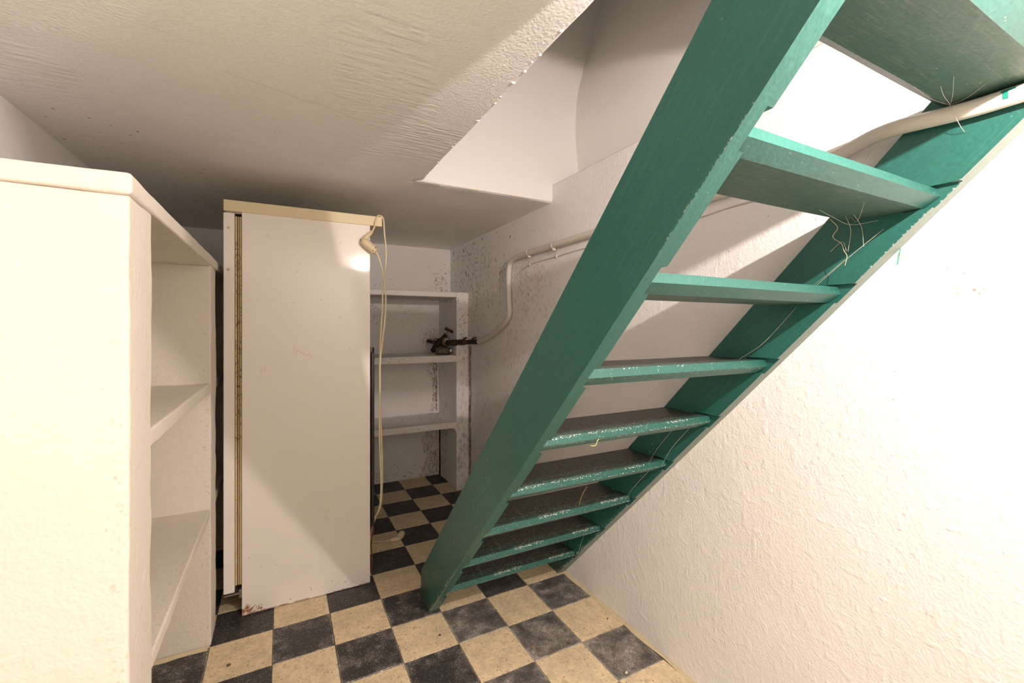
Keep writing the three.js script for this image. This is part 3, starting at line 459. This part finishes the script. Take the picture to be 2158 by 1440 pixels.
// ---------------------------------------------------------------- pipe, wire and valves on the right wall
const pipeMat = M({ color: 0xe3dccf, roughness: 0.45, bumpMap: plasterBump, bumpScale: 0.0012 });
const greenMat = M({ color: 0x1f7f6d, roughness: 0.4 });
const PX = RW - 0.0195;
{
  const t = thing('water_pipe', 'white painted water pipe running along the right wall and over the stringer', 'pipe', [PX, 1.05, -0.5]);
  put(t, 'pipe', tube([[1.151, 1.548, 2.395], [1.151, 1.549, 2.2], [1.151, 1.55, 1.9], [1.151, 1.55, 1.6], [1.151, 1.5505, 1.45], [1.151, 1.551, 1.38], [1.151, 1.556, 1.32], [1.153, 1.561, 1.27], [1.166, 1.563, 1.22], [1.184, 1.558, 1.165], [PX, 1.553, 1.11], [PX, 1.55, 0.95], [PX, 1.549, 0.6], [PX, 1.547, 0.2], [PX, 1.545, -0.2], [PX, 1.543, -0.42], [PX, 1.536, -0.49], [PX, 1.515, -0.535], [PX, 1.47, -0.552], [PX, 1.4, -0.556], [PX, 1.3, -0.55], [PX, 1.232, -0.545], [PX, 1.195, -0.57], [PX, 1.15, -0.65], [PX, 1.1, -0.79], [PX, 1.07, -0.9], [1.187, 1.054, -0.985]], 0.0155, 420, 16), pipeMat);
  put(t, 'coupling', lathed([[0.0158, 0], [0.0178, 0.1], [0.0178, 0.9], [0.0158, 1]], [PX, 1.5525, 1.105], [PX, 1.5535, 1.122], 20), pipeMat);
  for (const z of [-0.09, -0.33]) put(t, 'clip', merge([lathed([[0.0155, 0], [0.0185, 0.15], [0.0185, 0.85], [0.0155, 1]], [PX, 1.546, z], [PX, 1.5462, z + 0.016], 20), blob([PX + 0.004, 1.526, z + 0.008], 0.012, 0.008, 0.012, 4, 0.4, 2)]), pipeMat);
  { // green paint smeared on the pipe
    const arc = (w, a, l, z) => new THREE.CylinderGeometry(0.0161, 0.0161, w, 10, 1, true, a, l).rotateX(Math.PI / 2).translate(1.151, 1.5505, z);
    const s = arc(0.007, 4.25, 0.85, 1.425), s2 = arc(0.018, 4.0, 0.32, 1.428);
    put(t, 'paint_mark', merge([s, s2]).rotateY(0), greenMat);
  }
}
{
  const t = thing('wall_cable', 'thin painted cable clipped to the wall below the pipe', 'cable', [RW, 1.48, 0.2]);
  const X = RW - 0.003;
  put(t, 'cable', tube([[X, 1.502, 1.12], [X, 1.506, 0.88], [X, 1.499, 0.73], [X, 1.494, 0.45], [X, 1.49, 0.33], [X, 1.497, 0.13], [X, 1.493, -0.08], [X, 1.487, -0.34], [X, 1.452, -0.46], [X, 1.43, -0.52]], 0.0022, 160, 8), pipeMat);
  for (const [y, z] of [[1.487, -0.34], [1.4945, -0.08], [1.4985, 0.73]]) put(t, 'clip', blob([X - 0.001, y + 0.001, z], 0.006, 0.0085, 0.0085, 3 + z, 0.4, 2), pipeMat);
}
const rustMat = M({ map: (() => { const t = dataTex(256, 256, (u, v, o) => { const a = fbm(u * 8, v * 8, 91, 4), b = vn(u * 60, v * 60, 93); o[0] = 38 + 70 * sstep(0.45, 0.75, a) + 26 * b; o[1] = 30 + 42 * sstep(0.45, 0.75, a) + 20 * b; o[2] = 25 + 22 * sstep(0.45, 0.75, a) + 16 * b; }, true); t.wrapS = t.wrapT = THREE.RepeatWrapping; return t; })(), roughness: 0.85, metalness: 0.15 });
const brassMat = M({ color: 0x8f7440, roughness: 0.45, metalness: 0.7 });
{
  const t = thing('water_valve', 'rusty stop valve and taps on the middle shelf joined to the white pipe', 'valve', [1.06, 0.953, -1.28]);
  put(t, 'supply_pipe', merge([tube([[1.03, 1.045, -1.604], [1.025, 1.042, -1.5], [1.03, 1.04, -1.42], [1.06, 1.038, -1.29]], 0.014, 30, 12), lathed([[0.013, 0], [0.021, 0.02], [0.021, 0.3], [0.016, 0.34], [0.016, 0.5], [0.022, 0.54], [0.022, 0.8], [0.0165, 0.84], [0.0165, 1]], [1.065, 1.037, -1.28], [1.118, 1.045, -1.17], 18), lathed([[0.0165, 0], [0.0205, 0.05], [0.0205, 0.3], [0.0155, 0.36], [0.0165, 1]], [1.116, 1.045, -1.174], [1.184, 1.053, -0.995], 18)]), rustMat);
  const b = put(t, 'stop_valve', lathed([[0, 0], [0.015, 0], [0.021, 0.2], [0.027, 0.38], [0.027, 0.64], [0.018, 0.7], [0.014, 1], [0, 1]], [0.985, 0.975, -1.36], [1.068, 1.098, -1.295], 20), M({ color: 0x231d1a, roughness: 0.7, metalness: 0.3 }));
  put(b, 'stem', rod([1.066, 1.094, -1.297], [1.084, 1.126, -1.283], 0.0075), M({ color: 0x8d8477, roughness: 0.4, metalness: 0.6 }));
  put(b, 'handle', roughBox(-0.033, 0.033, -0.011, 0.011, -0.011, 0.011, { r: 0.007, amp: 0.001, seg: 0.01 }).rotateZ(-0.45).translate(1.085, 1.129, -1.282), rustMat);
  const mt = put(t, 'meter_body', lathed([[0, 0], [0.029, 0], [0.036, 0.15], [0.036, 0.6], [0.031, 0.75], [0.031, 1], [0, 1]], [1.05, 1.03, -1.33], [1.068, 1.05, -1.275], 28), rustMat);
  put(mt, 'brass_ring', new THREE.TorusGeometry(0.032, 0.004, 10, 32).lookAt(new THREE.Vector3(0.018, 0.02, 0.055)).translate(1.066, 1.048, -1.28), brassMat);
  put(mt, 'dial', lathed([[0, 0], [0.026, 0], [0.024, 0.6], [0, 1]], [1.068, 1.05, -1.276], [1.0692, 1.0513, -1.2722], 24), M({ color: 0xb9b3a4, roughness: 0.35 }));
  put(t, 'brass_ring', new THREE.TorusGeometry(0.026, 0.004, 10, 28).lookAt(new THREE.Vector3(0.4, 0.1, 1)).translate(1.027, 1.042, -1.4), brassMat);
  for (const [a, c] of [[[1.13, 1.05, -1.14], [1.142, 1.075, -1.115]], [[1.158, 1.054, -1.06], [1.17, 1.078, -1.02]]]) { const k = put(t, 'drain_tap', rod(a, c, 0.0085, 0.0065), rustMat); put(k, 'handle', rod([c[0] - 0.012, c[1] - 0.004, c[2] - 0.006], [c[0] + 0.012, c[1] + 0.005, c[2] + 0.006], 0.005), rustMat); }
  put(t, 'mortar_support', blob([1.055, 0.978, -1.3], 0.056, 0.034, 0.05, 6, 0.5, 4), M({ color: 0x6a5f4e, roughness: 0.95, bumpMap: plasterBump, bumpScale: 0.01 }));
  put(t, 'tag', roughBox(-0.01, 0.01, -0.01, 0.01, -0.0015, 0.0015, { r: 0.001, amp: 0, seg: 0.02 }).rotateZ(0.5).rotateY(0.3).translate(1.085, 0.985, -1.242), M({ color: 0xe9e6e0, roughness: 0.5 }));
}

// ---------------------------------------------------------------- cobwebs, straws and crumbs
const webMat = M({ color: 0xd8cfbb, roughness: 0.9 }), dustyWebMat = M({ color: 0xcdb996, roughness: 0.95 });
const strand = (pts, r) => tube(pts, r * 0.55, 24, 5);
{
  const t = thing('cobweb', 'dusty cobweb strand hanging below the tread near the wall stringer', 'cobweb', [1.12, 1.28, 1.19]);
  put(t, 'strand', strand([[1.1, 1.388, 1.17], [1.118, 1.37, 1.176], [1.12, 1.352, 1.165], [1.12, 1.334, 1.182], [1.12, 1.318, 1.187], [1.12, 1.305, 1.193], [1.12, 1.285, 1.189]], 0.0011), dustyWebMat);
  put(t, 'thread', merge([strand([[1.12, 1.319, 1.16], [1.12, 1.334, 1.176], [1.12, 1.336, 1.186], [1.12, 1.316, 1.192]], 0.0005), strand([[1.1, 1.388, 1.2], [1.12, 1.36, 1.2], [1.12, 1.315, 1.195]], 0.0005), strand([[1.1, 1.388, 1.215], [1.12, 1.362, 1.22], [1.12, 1.321, 1.224]], 0.0005), strand([[0.98, 1.3925, 1.2], [1.05, 1.38, 1.2], [1.12, 1.372, 1.2], [1.168, 1.38, 1.23]], 0.0005), strand([[1.0, 1.395, 1.28], [1.05, 1.378, 1.25], [1.1, 1.372, 1.22], [1.12, 1.388, 1.2]], 0.0005)]), webMat);
}
{
  const t = thing('cobweb_001', 'cobweb stretched from the underside of the top visible tread down to the pipe', 'cobweb', [1.14, 1.566, 1.35]);
  const Z = [1.143, 1.5675, 1.352];
  put(t, 'thread', merge([strand([[1.04, 1.567, 1.372], [1.07, 1.562, 1.366], [1.11, 1.562, 1.36], Z], 0.0006), strand([[1.02, 1.567, 1.395], [1.08, 1.561, 1.375], Z], 0.0005), strand([[1.1, 1.567, 1.41], [1.12, 1.562, 1.38], Z], 0.0005), strand([[1.0, 1.567, 1.35], [1.06, 1.56, 1.352], Z], 0.0004), strand([Z, [1.133, 1.555, 1.358], [1.134, 1.54, 1.362], [1.15, 1.525, 1.364], [1.169, 1.518, 1.364]], 0.0008)]), webMat);
}
{
  const t = thing('cobweb_002', 'thin cobweb threads slung along the wall stringer between the treads', 'cobweb', [1.13, 0.6, 0.8]);
  put(t, 'thread', merge([strand([[1.168, 1.36, 1.24], [1.13, 1.31, 1.2], [1.13, 1.242, 1.12]], 0.0005), strand([[1.13, 1.3, 1.185], [1.128, 1.27, 1.15], [1.13, 1.245, 1.115]], 0.0004), strand([[1.168, 1.2, 1.06], [1.13, 1.11, 1.0], [1.13, 1.062, 0.93]], 0.0005), strand([[1.13, 0.845, 0.77], [1.12, 0.77, 0.71], [1.13, 0.702, 0.66]], 0.0006), strand([[1.08, 0.84, 0.75], [1.08, 0.77, 0.69], [1.1, 0.702, 0.63]], 0.0005), strand([[1.13, 0.662, 0.6], [1.12, 0.59, 0.54], [1.13, 0.52, 0.48]], 0.0006), strand([[1.12, 0.3, 0.255], [1.13, 0.25, 0.22], [1.14, 0.2, 0.19], [1.15, 0.162, 0.15]], 0.0008)]), webMat);
}
const strawMat = M({ color: 0xd9bd82, roughness: 0.8 });
put(thing('straw', 'thin curved straw standing on the dusty tread', 'straw', [0.96, 0.52, 0.43]), 'stalk', tube([[0.962, 0.5205, 0.436], [0.972, 0.535, 0.43], [0.99, 0.55, 0.42], [1.02, 0.566, 0.405]], 0.001, 24, 6), strawMat);
put(thing('straw_001', 'bent yellow straw caught under the edge of a flaking tread', 'straw', [0.73, 0.848, 0.8]), 'stalk', tube([[0.727, 0.848, 0.803], [0.738, 0.8465, 0.804], [0.744, 0.849, 0.804], [0.75, 0.858, 0.802], [0.76, 0.862, 0.799]], 0.001, 24, 6), M({ color: 0xe0cf8a, roughness: 0.7 }));
for (const [n, x, z, r, c, l] of [['crumb', 1.042, 0.588, 0.006, 0xe6d9bb, 'pale crumb on the dusty grey tile by the right wall'], ['crumb_001', 0.952, 0.388, 0.0048, 0x6b4630, 'dark brown crumb on the corner of a dusty grey tile'], ['crumb_002', 0.827, 0.341, 0.0042, 0xb07a4a, 'orange brown crumb near the edge of a dusty grey tile'], ['crumb_003', 0.551, 0.128, 0.0045, 0x5a4030, 'brown crumb on a cream tile before the stringer foot'], ['crumb_004', 1.165, 0.347, 0.004, 0x7d6a55, 'small dark crumb on a cream tile along the right wall'], ['crumb_005', -0.13, -0.064, 0.006, 0x6d6052, 'flat grey crumb on a cream tile by the left shelving']])
  put(thing(n, l, 'crumb', [x, 0, z], 'crumbs on the tiles'), 'lump', blob([x, r * 0.5, z], r, r * 0.55, r * 0.8, x * 10, 0.35, 2), M({ color: c, roughness: 0.9 }));

// ---------------------------------------------------------------- ceiling lamp beside the stair head, right of the camera
{
  const t = thing('ceiling_lamp', 'small bare bulb in a white holder under the ceiling beside the stair head', 'lamp', [LAMP[0], LAMP[1], LAMP[2]]);
  const w = M({ color: 0xece7dd, roughness: 0.4 }), [x, y, z] = LAMP;
  put(t, 'ceiling_rose', lathed([[0, 0], [0.036, 0], [0.034, 0.6], [0.022, 1], [0, 1]], [x, H + 0.002, z + 0.016], [x, H - 0.018, z + 0.016], 28), w);
  put(t, 'holder', lathed([[0.012, 0], [0.019, 0.2], [0.02, 0.9], [0.0175, 1], [0, 1]], [x, H - 0.014, z + 0.014], [x, y + 0.044, z + 0.002], 24), w);
  put(t, 'shade', lathed([[0.014, 0], [0.02, 0], [0.075, 0.35], [0.138, 0.9], [0.14, 1], [0.134, 1.02], [0.074, 0.6], [0.014, 0.3]], [x, y + 0.074, z + 0.003], [x, y + 0.054, z], 40), M({ color: 0x3b322b, roughness: 0.6 }));
  put(t, 'bulb', lathed([[0, 0], [0.012, 0.03], [0.022, 0.16], [0.026, 0.34], [0.024, 0.54], [0.015, 0.8], [0.013, 1]], [x, y - 0.028, z], [x, y + 0.046, z], 28), M({ color: 0xffffff, emissive: LAMP_COLOR, emissiveIntensity: 60, roughness: 0.3 }));
  const l = new THREE.PointLight(LAMP_COLOR, LAMP_POWER); l.name = 'bulb_light'; l.castShadow = true; l.shadow.radius = 0.3; l.shadow.mapSize.set(2048, 2048); l.shadow.bias = -0.0005; t.add(l);
}
renderer.render(scene, camera);
